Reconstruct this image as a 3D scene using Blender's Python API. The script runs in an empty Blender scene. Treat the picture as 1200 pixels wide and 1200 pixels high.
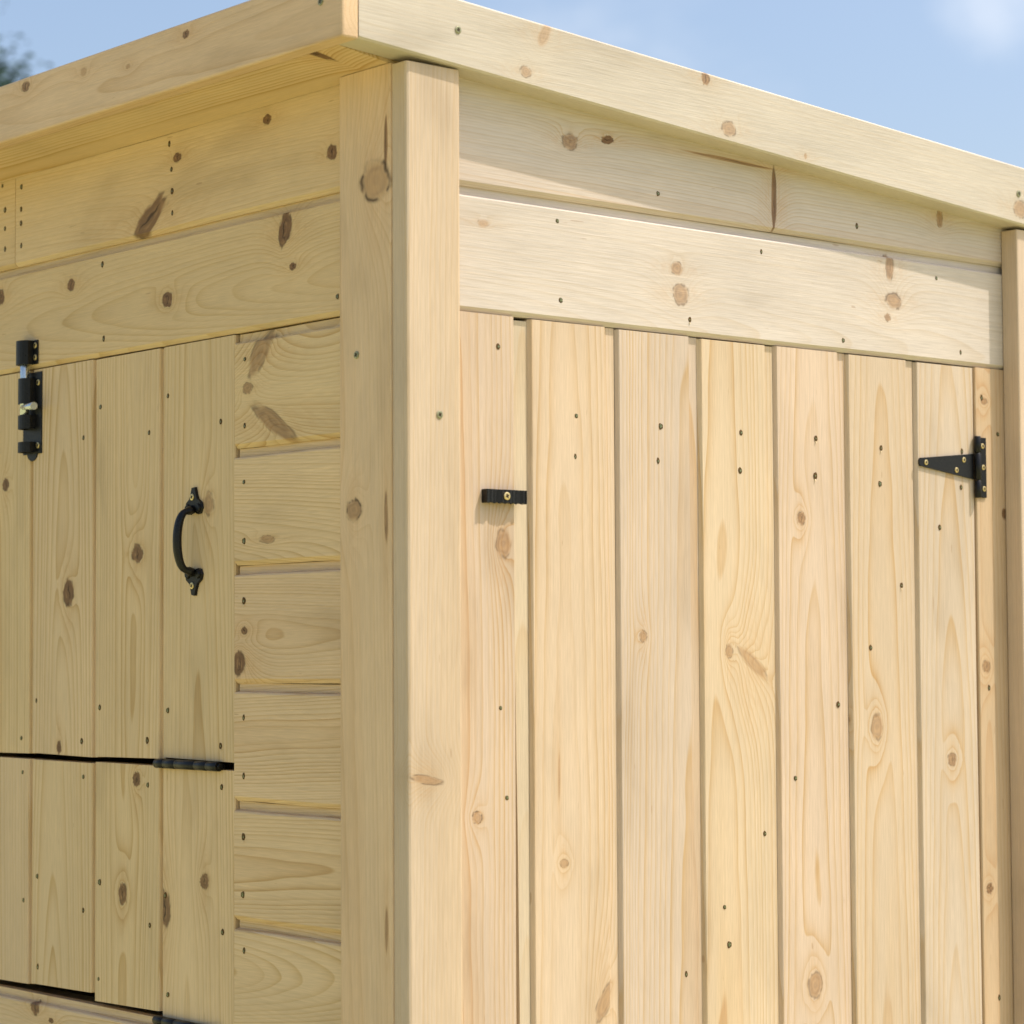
import bpy, bmesh, math, random
from mathutils import Matrix, Vector
random.seed(7)
SC = bpy.context.scene
COL = SC.collection

# ------------------------------------------------------------------ camera, sky, sun, exposure
cam_d = bpy.data.cameras.new('camera')
cam = bpy.data.objects.new('camera', cam_d); COL.objects.link(cam); SC.camera = cam
cam_d.sensor_width = 36.0; cam_d.lens = 88.15
cam_d.clip_start = 0.05; cam_d.clip_end = 3000
cam_d.dof.use_dof = True; cam_d.dof.focus_distance = 2.62; cam_d.dof.aperture_fstop = 7.8
YAW, PITCH, ROLL = 0.858698, 0.0550411, -0.0053143
fw = Vector((math.cos(PITCH)*math.cos(YAW), math.cos(PITCH)*math.sin(YAW), math.sin(PITCH)))
rt0 = Vector((math.sin(YAW), -math.cos(YAW), 0)); up0 = rt0.cross(fw)
rt = rt0*math.cos(ROLL) + up0*math.sin(ROLL); up = -rt0*math.sin(ROLL) + up0*math.cos(ROLL)
cam.matrix_world = Matrix(((rt.x, up.x, -fw.x, -1.46179), (rt.y, up.y, -fw.y, -1.84756), (rt.z, up.z, -fw.z, 0.00088), (0, 0, 0, 1)))

SUN_DIR = Vector((1.06, -1.0, 2.55)).normalized()          # towards the sun
SUN_ELEV = math.asin(SUN_DIR.z)
world = bpy.data.worlds.new('World'); SC.world = world; world.use_nodes = True
wn = world.node_tree; wn.nodes.clear()
w_out = wn.nodes.new('ShaderNodeOutputWorld'); w_bg = wn.nodes.new('ShaderNodeBackground')
sky = wn.nodes.new('ShaderNodeTexSky'); sky.sky_type = 'NISHITA'; sky.sun_disc = False
sky.sun_elevation = SUN_ELEV; sky.sun_rotation = math.atan2(SUN_DIR.x, SUN_DIR.y)
sky.air_density = 1.0; sky.dust_density = 3.8; sky.ozone_density = 1.0; sky.altitude = 50
# thin, broken fair-weather cloud over the whole sky
tc = wn.nodes.new('ShaderNodeTexCoord'); mp = wn.nodes.new('ShaderNodeMapping')
mp.inputs['Scale'].default_value = (1, 1, 2.2); mp.inputs['Location'].default_value = (3.1, 0.4, 1.7)
nz = wn.nodes.new('ShaderNodeTexNoise'); nz.inputs['Scale'].default_value = 3.1; nz.inputs['Detail'].default_value = 7; nz.inputs['Roughness'].default_value = 0.55
mr = wn.nodes.new('ShaderNodeMapRange'); mr.interpolation_type = 'SMOOTHSTEP'
mr.inputs['From Min'].default_value = 0.60; mr.inputs['From Max'].default_value = 0.86; mr.inputs['To Max'].default_value = 0.45
# one small cloud low behind the shed and a wisp beside it
def near(direction, width):
    d = wn.nodes.new('ShaderNodeVectorMath'); d.operation = 'DISTANCE'; d.inputs[1].default_value = Vector(direction).normalized()
    wn.links.new(tc.outputs['Generated'], d.inputs[0])
    s = wn.nodes.new('ShaderNodeMapRange'); s.interpolation_type = 'SMOOTHSTEP'
    s.inputs['From Min'].default_value = 0.0; s.inputs['From Max'].default_value = width; s.inputs['To Min'].default_value = 1.0; s.inputs['To Max'].default_value = 0.0
    wn.links.new(d.outputs['Value'], s.inputs['Value']); return s.outputs[0]
def wmath(op, a, b):
    k = wn.nodes.new('ShaderNodeMath'); k.operation = op
    for s, v in zip(k.inputs, (a, b)):
        if isinstance(v, (int, float)): s.default_value = v
        else: wn.links.new(v, s)
    return k.outputs[0]
nz2 = wn.nodes.new('ShaderNodeTexNoise'); nz2.inputs['Scale'].default_value = 26.0; nz2.inputs['Detail'].default_value = 5; nz2.inputs['Roughness'].default_value = 0.55
wn.links.new(tc.outputs['Generated'], nz2.inputs['Vector'])
puff = wmath('ADD', wmath('MULTIPLY', near((0.7935, 0.6170, 0.2625), 0.060), 1.5), wmath('MULTIPLY', near((0.7460, 0.6623, 0.2310), 0.022), 0.55))
mr2 = wn.nodes.new('ShaderNodeMapRange'); mr2.interpolation_type = 'SMOOTHSTEP'; mr2.inputs['From Min'].default_value = 0.45; mr2.inputs['From Max'].default_value = 1.25; mr2.inputs['To Max'].default_value = 0.26
wn.links.new(wmath('MULTIPLY', puff, wmath('ADD', nz2.outputs['Fac'], 0.25)), mr2.inputs['Value'])
mx = wn.nodes.new('ShaderNodeMix'); mx.data_type = 'RGBA'
mx.inputs[7].default_value = (6.6, 6.5, 6.4, 1)
wn.links.new(tc.outputs['Generated'], mp.inputs['Vector']); wn.links.new(mp.outputs[0], nz.inputs['Vector'])
wn.links.new(nz.outputs['Fac'], mr.inputs['Value']); wn.links.new(wmath('MAXIMUM', mr.outputs[0], mr2.outputs[0]), mx.inputs[0])
wn.links.new(sky.outputs[0], mx.inputs[6]); wn.links.new(mx.outputs[2], w_bg.inputs['Color'])
w_bg.inputs['Strength'].default_value = 0.0905
wn.links.new(w_bg.outputs[0], w_out.inputs['Surface'])

sun_d = bpy.data.lights.new('sun', 'SUN'); sun_d.energy = 2.0; sun_d.angle = math.radians(0.53); sun_d.color = (1.0, 0.93, 0.82)
sun = bpy.data.objects.new('sun', sun_d); COL.objects.link(sun)
sun.rotation_euler = SUN_DIR.to_track_quat('Z', 'Y').to_euler(); sun.location = (6, -6, 12)

SC.view_settings.view_transform = 'Standard'; SC.view_settings.look = 'None'
SC.view_settings.gamma = 1.0; SC.view_settings.use_curve_mapping = False
SC.view_settings.exposure = 1.19
SC.render.resolution_x = 1024; SC.render.resolution_y = 1024

# ------------------------------------------------------------------ node helpers
class NT:
    def __init__(s, tree): s.t = tree
    def node(s, typ, **kw):
        n = s.t.nodes.new(typ)
        for k, v in kw.items(): setattr(n, k, v)
        return n
    def put(s, sock, v):
        if hasattr(v, 'links') or isinstance(v, bpy.types.NodeSocket): s.t.links.new(v, sock)
        else: sock.default_value = v
    def m(s, op, a, b=0.0, c=0.0):
        n = s.t.nodes.new('ShaderNodeMath'); n.operation = op
        s.put(n.inputs[0], a); s.put(n.inputs[1], b); s.put(n.inputs[2], c)
        return n.outputs[0]
    def add(s, a, b): return s.m('ADD', a, b)
    def sub(s, a, b): return s.m('SUBTRACT', a, b)
    def mul(s, a, b): return s.m('MULTIPLY', a, b)
    def div(s, a, b): return s.m('DIVIDE', a, b)
    def gauss(s, x2): return s.m('EXPONENT', s.mul(x2, -1.0))
    def sm(s, v, a, b, lo=0.0, hi=1.0):
        n = s.t.nodes.new('ShaderNodeMapRange'); n.interpolation_type = 'SMOOTHSTEP'
        for i, x in enumerate((v, a, b, lo, hi)): s.put(n.inputs[i], x)
        return n.outputs[0]
    def lin(s, v, a, b, lo=0.0, hi=1.0):
        n = s.t.nodes.new('ShaderNodeMapRange')
        for i, x in enumerate((v, a, b, lo, hi)): s.put(n.inputs[i], x)
        return n.outputs[0]
    def mix(s, f, a, b, blend='MIX'):
        n = s.t.nodes.new('ShaderNodeMix'); n.data_type = 'RGBA'; n.blend_type = blend
        s.put(n.inputs[0], f); s.put(n.inputs[6], a); s.put(n.inputs[7], b)
        return n.outputs[2]
    def vec(s, x, y, z):
        n = s.t.nodes.new('ShaderNodeCombineXYZ')
        s.put(n.inputs[0], x); s.put(n.inputs[1], y); s.put(n.inputs[2], z)
        return n.outputs[0]
    def sep(s, v):
        n = s.t.nodes.new('ShaderNodeSeparateXYZ'); s.put(n.inputs[0], v); return n.outputs
    def noise(s, v, scale=1.0, detail=2.0, rough=0.5, out='Fac'):
        n = s.t.nodes.new('ShaderNodeTexNoise'); s.put(n.inputs['Vector'], v)
        n.inputs['Scale'].default_value = scale; n.inputs['Detail'].default_value = detail; n.inputs['Roughness'].default_value = rough
        return n.outputs[out]

def new_group(name, ins, outs):
    g = bpy.data.node_groups.new(name, 'ShaderNodeTree')
    for n, t in ins: g.interface.new_socket(n, in_out='INPUT', socket_type=t)
    for n, t in outs: g.interface.new_socket(n, in_out='OUTPUT', socket_type=t)
    gi = g.nodes.new('NodeGroupInput'); go = g.nodes.new('NodeGroupOutput')
    return g, NT(g), gi.outputs, go.inputs
F, V, C = 'NodeSocketFloat', 'NodeSocketVector', 'NodeSocketColor'

# one knot: shifts the growth rings around it and marks where it lies
KG, n, i, o = new_group('knot', [('P', V), ('CU', F), ('CV', F), ('Cos', F), ('Sin', F), ('L', F), ('M', F), ('A', F), ('B', F), ('Amp', F), ('Amp2', F), ('Dark', F), ('Ring', F), ('Sd', F),
                                 ('dist', F), ('mask', F), ('dark', F), ('rim', F), ('halo', F)],
                        [('dist', F), ('mask', F), ('dark', F), ('rim', F), ('halo', F)])
x, y, z = n.sep(i['P'])[:3]
du, dv = n.sub(x, i['CU']), n.sub(y, i['CV'])
p = n.div(n.add(n.mul(du, i['Cos']), n.mul(dv, i['Sin'])), i['L'])
q = n.div(n.sub(n.mul(dv, i['Cos']), n.mul(du, i['Sin'])), i['M'])
nc = n.sep(n.noise(n.vec(p, q, i['Sd']), 1.25, 1.5, 0.6, 'Color'))
wob, tex, wob3 = nc[0], nc[1], nc[2]
d0 = n.m('SQRT', n.add(n.mul(p, p), n.mul(q, q)))
d = n.add(d0, n.mul(n.sub(wob, 0.5), n.add(0.45, n.mul(i['Dark'], 0.35))))
mask = n.sm(d, n.add(0.45, n.mul(i['Dark'], 0.38)), n.sub(1.30, n.mul(i['Dark'], 0.22)), 1.0, 0.0)
e = n.div(n.sub(d, 0.94), 0.14)
rim = n.mul(n.gauss(n.mul(e, e)), n.mul(i['Ring'], n.sm(wob3, 0.40, 0.58, 0.08, 1.0)))
# drying crack through the heart of dark knots
ck = n.div(n.add(q, n.mul(n.sub(wob3, 0.5), 1.4)), 0.11)
crack = n.mul(n.mul(n.gauss(n.mul(ck, ck)), n.sm(d, 0.35, 0.8, 1.0, 0.0)), n.sm(i['Dark'], 0.5, 0.9, 0.0, 0.9))
inner = n.add(n.mul(n.m('SINE', n.mul(d, 13.0)), 0.13), n.mul(n.sub(tex, 0.5), n.add(0.35, n.mul(i['Dark'], 0.9))))
gu, gv = n.div(du, i['A']), n.div(dv, i['B'])
g2 = n.gauss(n.add(n.mul(gu, gu), n.mul(gv, gv)))
sv = n.div(dv, n.mul(i['B'], 0.42))
smear = n.mul(n.gauss(n.add(n.mul(gu, gu), n.mul(sv, sv))), n.sm(tex, 0.40, 0.60, 0.0, 0.22))
m1 = n.mul(mask, n.add(0.34, n.mul(i['Dark'], 0.60)))
n.put(o['dist'], n.add(i['dist'], n.add(n.mul(g2, i['Amp']), n.mul(n.gauss(n.mul(n.mul(d, d), 0.42)), i['Amp2']))))
n.put(o['mask'], n.m('MAXIMUM', i['mask'], n.m('MAXIMUM', m1, n.mul(smear, n.add(0.4, i['Dark'])))))
n.put(o['dark'], n.add(i['dark'], n.mul(mask, n.sub(n.add(i['Dark'], inner), i['dark']))))
n.put(o['rim'], n.m('MAXIMUM', i['rim'], n.m('MAXIMUM', crack, n.mul(rim, n.add(0.48, n.mul(n.m('MAXIMUM', i['Dark'], n.sub(i['Ring'], 0.3)), 0.52))))))
n.put(o['halo'], n.m('MAXIMUM', i['halo'], n.mul(g2, n.add(0.3, n.mul(i['Dark'], 0.7)))))

# pine: growth rings around a pith that lies behind the board
WG, n, i, o = new_group('pine', [('P', V), ('Seed', F), ('PithV', F), ('PithD', F), ('SlopeV', F), ('SlopeD', F), ('Spacing', F), ('Contrast', F), ('Warp', F), ('dist', F),
                                 ('Early', C), ('Late', C), ('Heart', C), ('HeartR', F), ('HeartAmt', F), ('mask', F), ('dark', F), ('rim', F), ('halo', F)],
                        [('Color', C), ('Rough', F)])
x, y, z = n.sep(i['P'])[:3]
sd = i['Seed']
n1 = n.noise(n.vec(n.mul(x, 1.7), n.add(n.mul(y, 5.0), sd), n.mul(z, 5.0)), 1.0, 1.0, 0.4)
n2 = n.noise(n.vec(n.mul(x, 9.0), n.mul(y, 38.0), n.add(n.mul(z, 38.0), sd)), 1.0, 1.0, 0.5)
vp = n.sub(y, n.add(i['PithV'], n.mul(x, i['SlopeV'])))
wp = n.sub(z, n.add(i['PithD'], n.mul(x, i['SlopeD'])))
r = n.m('SQRT', n.add(n.mul(vp, vp), n.mul(wp, wp)))
r = n.add(r, n.add(n.mul(n.sub(n1, 0.5), i['Warp']), n.mul(n.sub(n2, 0.5), 0.0028)))
r = n.add(r, i['dist'])
warp = n.noise(n.vec(n.mul(r, 55.0), sd, 0.3), 1.0, 1.0, 0.5)
ph = n.add(n.div(r, i['Spacing']), n.mul(warp, 3.2))
fr = n.m('FRACT', ph); rid = n.m('FLOOR', ph)
late = n.mul(n.m('POWER', fr, 3.2), n.sm(fr, 0.93, 1.0, 1.0, 0.0))
wn1 = n.node('ShaderNodeTexWhiteNoise', noise_dimensions='2D'); n.put(wn1.inputs['Vector'], n.vec(rid, sd, 0.0))
ringvar = n.lin(wn1.outputs['Value'], 0.0, 1.0, 0.45, 1.15)
patch = n.noise(n.vec(n.mul(x, 3.0), n.mul(y, 20.0), sd), 1.0, 1.0, 0.5)
late = n.mul(n.mul(late, ringvar), n.lin(patch, 0.3, 0.7, 0.55, 1.15))
late = n.m('MINIMUM', n.mul(late, n.mul(i['Contrast'], 2.3)), 1.0)
fib = n.noise(n.vec(n.mul(x, 14.0), n.mul(y, 620.0), n.add(n.mul(z, 620.0), sd)), 1.0, 1.0, 0.6)
fib2 = n.noise(n.vec(n.mul(x, 60.0), n.mul(y, 1500.0), n.add(n.mul(z, 1500.0), sd)), 1.0, 0.0, 0.6)
hn = patch
heart = n.mul(n.sm(n.add(r, n.mul(n.sub(hn, 0.5), 0.02)), n.sub(i['HeartR'], 0.005), n.add(i['HeartR'], 0.004), 1.0, 0.0), i['HeartAmt'])
heart = n.m('MINIMUM', n.add(heart, n.mul(i['halo'], 0.75)), 1.0)
c = n.mix(n.m('MINIMUM', n.add(heart, n.mul(n.m('POWER', wn1.outputs['Value'], 2.0), n.mul(i['Contrast'], 0.5))), 1.0), i['Early'], i['Heart'])
lc = n.mix(heart, i['Late'], n.mix(1.0, i['Late'], (0.93, 0.80, 0.74, 1), 'MULTIPLY'))
c = n.mix(late, c, lc)
blot = n.noise(n.vec(n.mul(x, 5.0), n.mul(y, 15.0), n.add(sd, 9.0)), 1.0, 2.0, 0.6)
tone = n.mul(n.lin(fib, 0.25, 0.75, 0.94, 1.045), n.lin(fib2, 0.2, 0.8, 0.935, 1.05))
tone = n.mul(tone, n.lin(blot, 0.3, 0.7, 1.05, 0.93))
c = n.mix(1.0, c, n.vec(tone, tone, tone), 'MULTIPLY')
sg = blot
c = n.mix(n.sm(sg, 0.60, 0.74, 0.0, 0.30), c, n.mix(1.0, c, (0.74, 0.71, 0.66, 1), 'MULTIPLY'))
# short dark resin flecks along the grain
fl = n.noise(n.vec(n.mul(x, 45.0), n.mul(y, 300.0), n.add(sd, 17.0)), 1.0, 0.0, 0.5)
c = n.mix(n.sm(fl, 0.86, 0.92, 0.0, 0.4), c, (0.30, 0.17, 0.08, 1))
kc = n.mix(n.m('MAXIMUM', i['dark'], 0.0), (0.50, 0.285, 0.125, 1), (0.160, 0.080, 0.038, 1))
c = n.mix(i['mask'], c, kc)
c = n.mix(n.m('MINIMUM', i['rim'], 1.0), c, (0.055, 0.032, 0.018, 1))
n.put(o['Color'], c)
n.put(o['Rough'], n.lin(fib, 0.2, 0.8, 0.50, 0.68))

TONES = {   # early wood, late wood, heart wood
    'pale':   ((0.588, 0.522, 0.455), (0.500, 0.385, 0.258), (0.570, 0.472, 0.365)),
    'cream':  ((0.592, 0.482, 0.362), (0.495, 0.325, 0.158), (0.574, 0.428, 0.272)),
    'honey':  ((0.590, 0.464, 0.338), (0.490, 0.312, 0.145), (0.574, 0.420, 0.266)),
    'straw':  ((0.700, 0.525, 0.318), (0.500, 0.315, 0.125), (0.655, 0.470, 0.258)),  # same pine, brightened in colour to lift the shaded side wall
    'tan':    ((0.690, 0.512, 0.320), (0.495, 0.308, 0.132), (0.638, 0.442, 0.248)),  # likewise lightened, so shaded side boards and fascia read brighter
}
def principled(name, color=None, rough=0.6, metal=0.0, spec=0.3):
    m = bpy.data.materials.new(name); m.use_nodes = True
    b = m.node_tree.nodes['Principled BSDF']
    if color: b.inputs['Base Color'].default_value = (*color, 1)
    b.inputs['Roughness'].default_value = rough; b.inputs['Metallic'].default_value = metal
    b.inputs['Specular IOR Level'].default_value = spec
    return m, NT(m.node_tree), b

_seed = [0]
def wood(orient, tone, center, knots=(), pith=None, spacing=0.0042, contrast=0.5, heart=(0.03, 0.5), slope=None, amp=1.0, warp=0.007):
    """orient: first letter wall (L runs along Y, R along X), second grain direction (H level, V upright)."""
    _seed[0] += 1; rnd = random.Random(_seed[0]*13 + 5)
    m, n, b = principled('pine_board', rough=0.6, spec=0.22)
    t = n.node('ShaderNodeTexCoord'); xs = n.sep(t.outputs['Object'])
    X, Y, Z = xs[0], xs[1], xs[2]
    a, w = (Y, X) if orient[0] == 'L' else (X, Y)
    ca = center[1] if orient[0] == 'L' else center[0]; cb = center[2]
    P = n.vec(a, Z, w) if orient[1] == 'H' else n.vec(Z, a, w)
    acc = {'dist': 0.0, 'mask': 0.0, 'dark': 0.0, 'rim': 0.0, 'halo': 0.0}
    for (ka, kb, L, M, ang, dk, rg) in knots:
        ka -= ca; kb -= cb
        u, v = (ka, kb) if orient[1] == 'H' else (kb, ka)
        if orient[1] == 'V': ang = math.pi/2 - ang
        g = n.node('ShaderNodeGroup'); g.node_tree = KG; n.put(g.inputs['P'], P)
        eu = max(abs(L*math.cos(ang)), M*0.8); ev = max(abs(L*math.sin(ang)), M*0.8)
        thin = 0.25 if M < 0.0036 and L > 5*M else 1.0
        for k, val in dict(CU=u, CV=v, Cos=math.cos(ang), Sin=math.sin(ang), L=L, M=M, A=3.0*eu + 0.012, B=1.7*ev + 0.003,
                           Amp=thin*amp*(0.9*min(ev, 0.016) + 0.003), Sd=rnd.uniform(0, 50), Amp2=thin*min(1.3*M, 0.010), Dark=min(1.0, dk*1.15 + 0.05), Ring=max(rg, 0.65 if thin == 1 and dk > 0.3 else 0), **acc).items():
            n.put(g.inputs[k], val)
        acc = {k: g.outputs[k] for k in acc}
    g = n.node('ShaderNodeGroup'); g.node_tree = WG; n.put(g.inputs['P'], P)
    if pith is None: pith = (rnd.uniform(-0.02, 0.02), rnd.uniform(0.02, 0.05))
    if slope is None: slope = (rnd.uniform(-0.02, 0.02), rnd.uniform(-0.03, 0.03))
    e, l, h = TONES[tone]; j = rnd.uniform(0.94, 1.04); jg = rnd.uniform(0.987, 1.005); jb = rnd.uniform(0.95, 1.04); jj = (j, j*jg, j*jb)
    vals = dict(Seed=rnd.uniform(0, 60), PithV=pith[0], PithD=pith[1], SlopeV=slope[0], SlopeD=slope[1], Spacing=spacing, Contrast=contrast*0.85, Warp=warp,
                Early=(*[k*w_ for k, w_ in zip(e, jj)], 1), Late=(*l, 1), Heart=(*[k*w_ for k, w_ in zip(h, jj)], 1), HeartR=heart[0], HeartAmt=heart[1], **acc)
    for k, val in vals.items(): n.put(g.inputs[k], val)
    n.put(b.inputs['Base Color'], g.outputs['Color']); n.put(b.inputs['Roughness'], g.outputs['Rough'])
    bp = n.node('ShaderNodeBump'); bp.inputs['Strength'].default_value = 0.35; bp.inputs['Distance'].default_value = 0.0005
    sp_ = n.sep(P); n.put(bp.inputs['Height'], n.noise(n.vec(n.mul(sp_[0], 16.0), n.mul(sp_[1], 700.0), n.mul(sp_[2], 700.0)), 1.0, 1.0, 0.6)); n.put(b.inputs['Normal'], bp.outputs[0])
    return m

# ------------------------------------------------------------------ plain materials
def black_metal():
    m, n, b = principled('black_powder_coat', (0.008, 0.008, 0.009), 0.34, 0.0, 0.30)
    t = n.node('ShaderNodeTexCoord')
    f = n.noise(t.outputs['Object'], 900.0, 3.0, 0.6)
    c = n.mix(n.sm(f, 0.58, 0.74, 0.0, 0.55), (0.004, 0.004, 0.0045, 1), (0.075, 0.075, 0.07, 1))
    n.put(b.inputs['Base Color'], c); n.put(b.inputs['Roughness'], n.lin(f, 0.3, 0.7, 0.24, 0.5))
    bp = n.node('ShaderNodeBump'); bp.inputs['Strength'].default_value = 0.4; bp.inputs['Distance'].default_value = 0.0003
    n.put(bp.inputs['Height'], f); n.put(b.inputs['Normal'], bp.outputs[0])
    return m
def noisy(name, col, col2, rough, metal, scale=600.0, spec=0.4):
    m, n, b = principled(name, col, rough, metal, spec)
    t = n.node('ShaderNodeTexCoord'); f = n.noise(t.outputs['Object'], scale, 3.0, 0.6)
    n.put(b.inputs['Base Color'], n.mix(n.sm(f, 0.35, 0.7), (*col, 1), (*col2, 1)))
    return m
BLACK = black_metal()
BRASS = noisy('yellow_zinc', (0.62, 0.47, 0.20), (0.75, 0.62, 0.34), 0.34, 0.85)
ZINC = noisy('bright_zinc', (0.52, 0.58, 0.62), (0.68, 0.72, 0.74), 0.25, 0.9)
NAILHEAD = noisy('green_nail', (0.09, 0.10, 0.045), (0.26, 0.28, 0.16), 0.38, 0.5, 900.0)
DENT_SHADE = noisy('bruised_wood', (0.07, 0.042, 0.018), (0.17, 0.10, 0.045), 0.8, 0.0, 900.0, 0.1)  # dark ring round nail heads: shadow of the punched dent painted as colour
SPLINTER = noisy('torn_wood', (0.70, 0.58, 0.38), (0.62, 0.47, 0.27), 0.8, 0.0, 500.0, 0.1)
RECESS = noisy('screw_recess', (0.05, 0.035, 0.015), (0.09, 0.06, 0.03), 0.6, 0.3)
FELT = noisy('green_roof_felt', (0.05, 0.065, 0.05), (0.075, 0.09, 0.07), 0.95, 0.0, 300.0, 0.1)
FRAMEWOOD = noisy('rough_sawn_pine', (0.42, 0.30, 0.15), (0.50, 0.37, 0.20), 0.8, 0.0, 60.0, 0.1)

# ------------------------------------------------------------------ mesh helpers
BASE = Vector((0.43, 0.92, -1.30))
shed = bpy.data.objects.new('garden_shed', None); COL.objects.link(shed); shed.location = BASE
shed['label'] = 'pale pine garden shed with plank door, side hatch and sloping fascia under a blue sky'
shed['category'] = 'shed'
WPOS = {shed: BASE}
def link(name, me, parent, loc):
    o = bpy.data.objects.new(name, me); COL.objects.link(o)
    o.location = Vector(loc) - (WPOS[parent] if parent else Vector((0, 0, 0)))
    if parent: o.parent = parent
    WPOS[o] = Vector(loc)
    return o
def finish(bm, name, parent, mats, center=None, smooth=False):
    bmesh.ops.recalc_face_normals(bm, faces=bm.faces)
    if center is None:
        vs = [v.co for v in bm.verts]
        center = Vector([(min(v[k] for v in vs) + max(v[k] for v in vs))/2 for k in range(3)])
    for v in bm.verts: v.co -= Vector(center)
    me = bpy.data.meshes.new(name); bm.to_mesh(me); bm.free()
    for m in (mats if isinstance(mats, (list, tuple)) else [mats]): me.materials.append(m)
    if smooth: me.shade_smooth()
    return link(name, me, parent, center)
def add_box(bm, x0, x1, y0, y1, z0, z1, bev=0.0, mi=0, seg=1, upright=False):
    b2 = bmesh.new()
    vs = [b2.verts.new((x, y, z)) for x in (x0, x1) for y in (y0, y1) for z in (z0, z1)]
    for f in ((0, 1, 3, 2), (4, 6, 7, 5), (0, 4, 5, 1), (2, 3, 7, 6), (0, 2, 6, 4), (1, 5, 7, 3)): b2.faces.new([vs[k] for k in f])
    bmesh.ops.recalc_face_normals(b2, faces=b2.faces)
    if bev: bmesh.ops.bevel(b2, geom=[e_ for e_ in b2.edges if not upright or abs(e_.verts[0].co.z - e_.verts[1].co.z) > 0.1], offset=bev, segments=seg, profile=0.5, affect='EDGES')
    merge(bm, b2, mi)
def merge(bm, b2, mi=0, mat=None):
    mp_ = {}
    for v in b2.verts: mp_[v] = bm.verts.new(mat @ v.co if mat else v.co)
    for f in b2.faces:
        g = bm.faces.new([mp_[v] for v in f.verts]); g.material_index = mi; g.smooth = f.smooth
    b2.free()
def add_prism(bm, pts0, pts1, mi=0):
    """two matching rings of 3-D points joined into a closed solid"""
    a = [bm.verts.new(p) for p in pts0]; b = [bm.verts.new(p) for p in pts1]; k = len(a)
    fs = [bm.faces.new(a[::-1]), bm.faces.new(b)]
    for j in range(k): fs.append(bm.faces.new((a[j], a[(j+1) % k], b[(j+1) % k], b[j])))
    for f in fs: f.material_index = mi
def add_cyl(bm, p0, p1, r0, r1=None, seg=16, mi=0, smooth=True, bev=0.0):
    p0, p1 = Vector(p0), Vector(p1); r1 = r0 if r1 is None else r1
    d = (p1 - p0).normalized(); q_ = d.to_track_quat('Z', 'Y')
    L = (p1 - p0).length
    prof = [(0, r0), (L, r1)] if not bev else [(0, r0 - bev), (bev, r0), (L - bev, r1), (L, r1 - bev)]
    rings = [[bm.verts.new(p0 + q_ @ Vector((math.cos(2*math.pi*j/seg)*r, math.sin(2*math.pi*j/seg)*r, h))) for j in range(seg)] for h, r in prof]
    for A, B in zip(rings, rings[1:]):
        for j in range(seg):
            f = bm.faces.new((A[j], A[(j+1) % seg], B[(j+1) % seg], B[j])); f.material_index = mi; f.smooth = smooth
    bm.faces.new(rings[0][::-1]).material_index = mi; bm.faces.new(rings[-1]).material_index = mi
def sweep(bm, path, radii, seg=14, mi=0, flat=1.0):
    """tube along 3-D points; radii per point"""
    rings = []
    for k, p in enumerate(path):
        t = (Vector(path[min(k+1, len(path)-1)]) - Vector(path[max(k-1, 0)])).normalized()
        s = Vector((0, 1, 0)); s = (s - t*s.dot(t)).normalized(); nrm = t.cross(s)
        rings.append([bm.verts.new(Vector(p) + s*math.cos(2*math.pi*j/seg)*radii[k] + nrm*math.sin(2*math.pi*j/seg)*radii[k]*flat) for j in range(seg)])
    for A, B in zip(rings, rings[1:]):
        for j in range(seg):
            f = bm.faces.new((A[j], A[(j+1) % seg], B[(j+1) % seg], B[j])); f.smooth = True; f.material_index = mi
    bm.faces.new(rings[0][::-1]); bm.faces.new(rings[-1])

def add_loft(bm, rings):
    vs = [[bm.verts.new(p) for p in r] for r in rings]; k = len(vs[0])
    bm.faces.new(vs[0][::-1]); bm.faces.new(vs[-1])
    for A, B in zip(vs, vs[1:]):
        for j in range(k): bm.faces.new((A[j], A[(j+1) % k], B[(j+1) % k], B[j]))
_w = [0]
def wave(amp=0.00035):
    """the slight bow and waviness of a real board: (depth, sideways) offset along its length"""
    _w[0] += 1; r = random.Random(900+_w[0]); ph = [r.uniform(0, 6.28) for _ in range(6)]; f = [r.uniform(2.5, 4.5), r.uniform(7, 11), r.uniform(15, 21)]; o0 = r.uniform(-0.00015, 0.00015)
    return lambda t_: (o0 + amp*0.3*math.sin(f[0]*t_ + ph[0]) + amp*0.1*math.sin(f[1]*t_ + ph[1]),
                       amp*(0.8*math.sin(f[0]*t_ + ph[3]) + 0.45*math.sin(f[1]*t_ + ph[4]) + 0.25*math.sin(f[2]*t_ + ph[5])))
def pos(wall, a, d, z): return Vector((d, a, z)) if wall == 'L' else Vector((a, d, z))   # d: depth into the wall
def hboard(name, parent, wall, a0, a1, prof, tone, knots=(), top=None, **kw):
    """level board: prof = [(z, depth)...]; top(a) replaces z values above 9"""
    bm = bmesh.new()
    wv = wave()
    add_loft(bm, [[pos(wall, a0+(a1-a0)*k/16, d + wv(k/16)[0], (top(a0+(a1-a0)*k/16) if z > 9 else z + wv(k/16)[1])) for z, d in prof] for k in range(17)])
    zz = [v.co.z for v in bm.verts]; c = pos(wall, (a0+a1)/2, 0.009, (min(zz)+max(zz))/2)
    return finish(bm, name, parent, wood(wall+'H', tone, c, knots, **kw), c)
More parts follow.
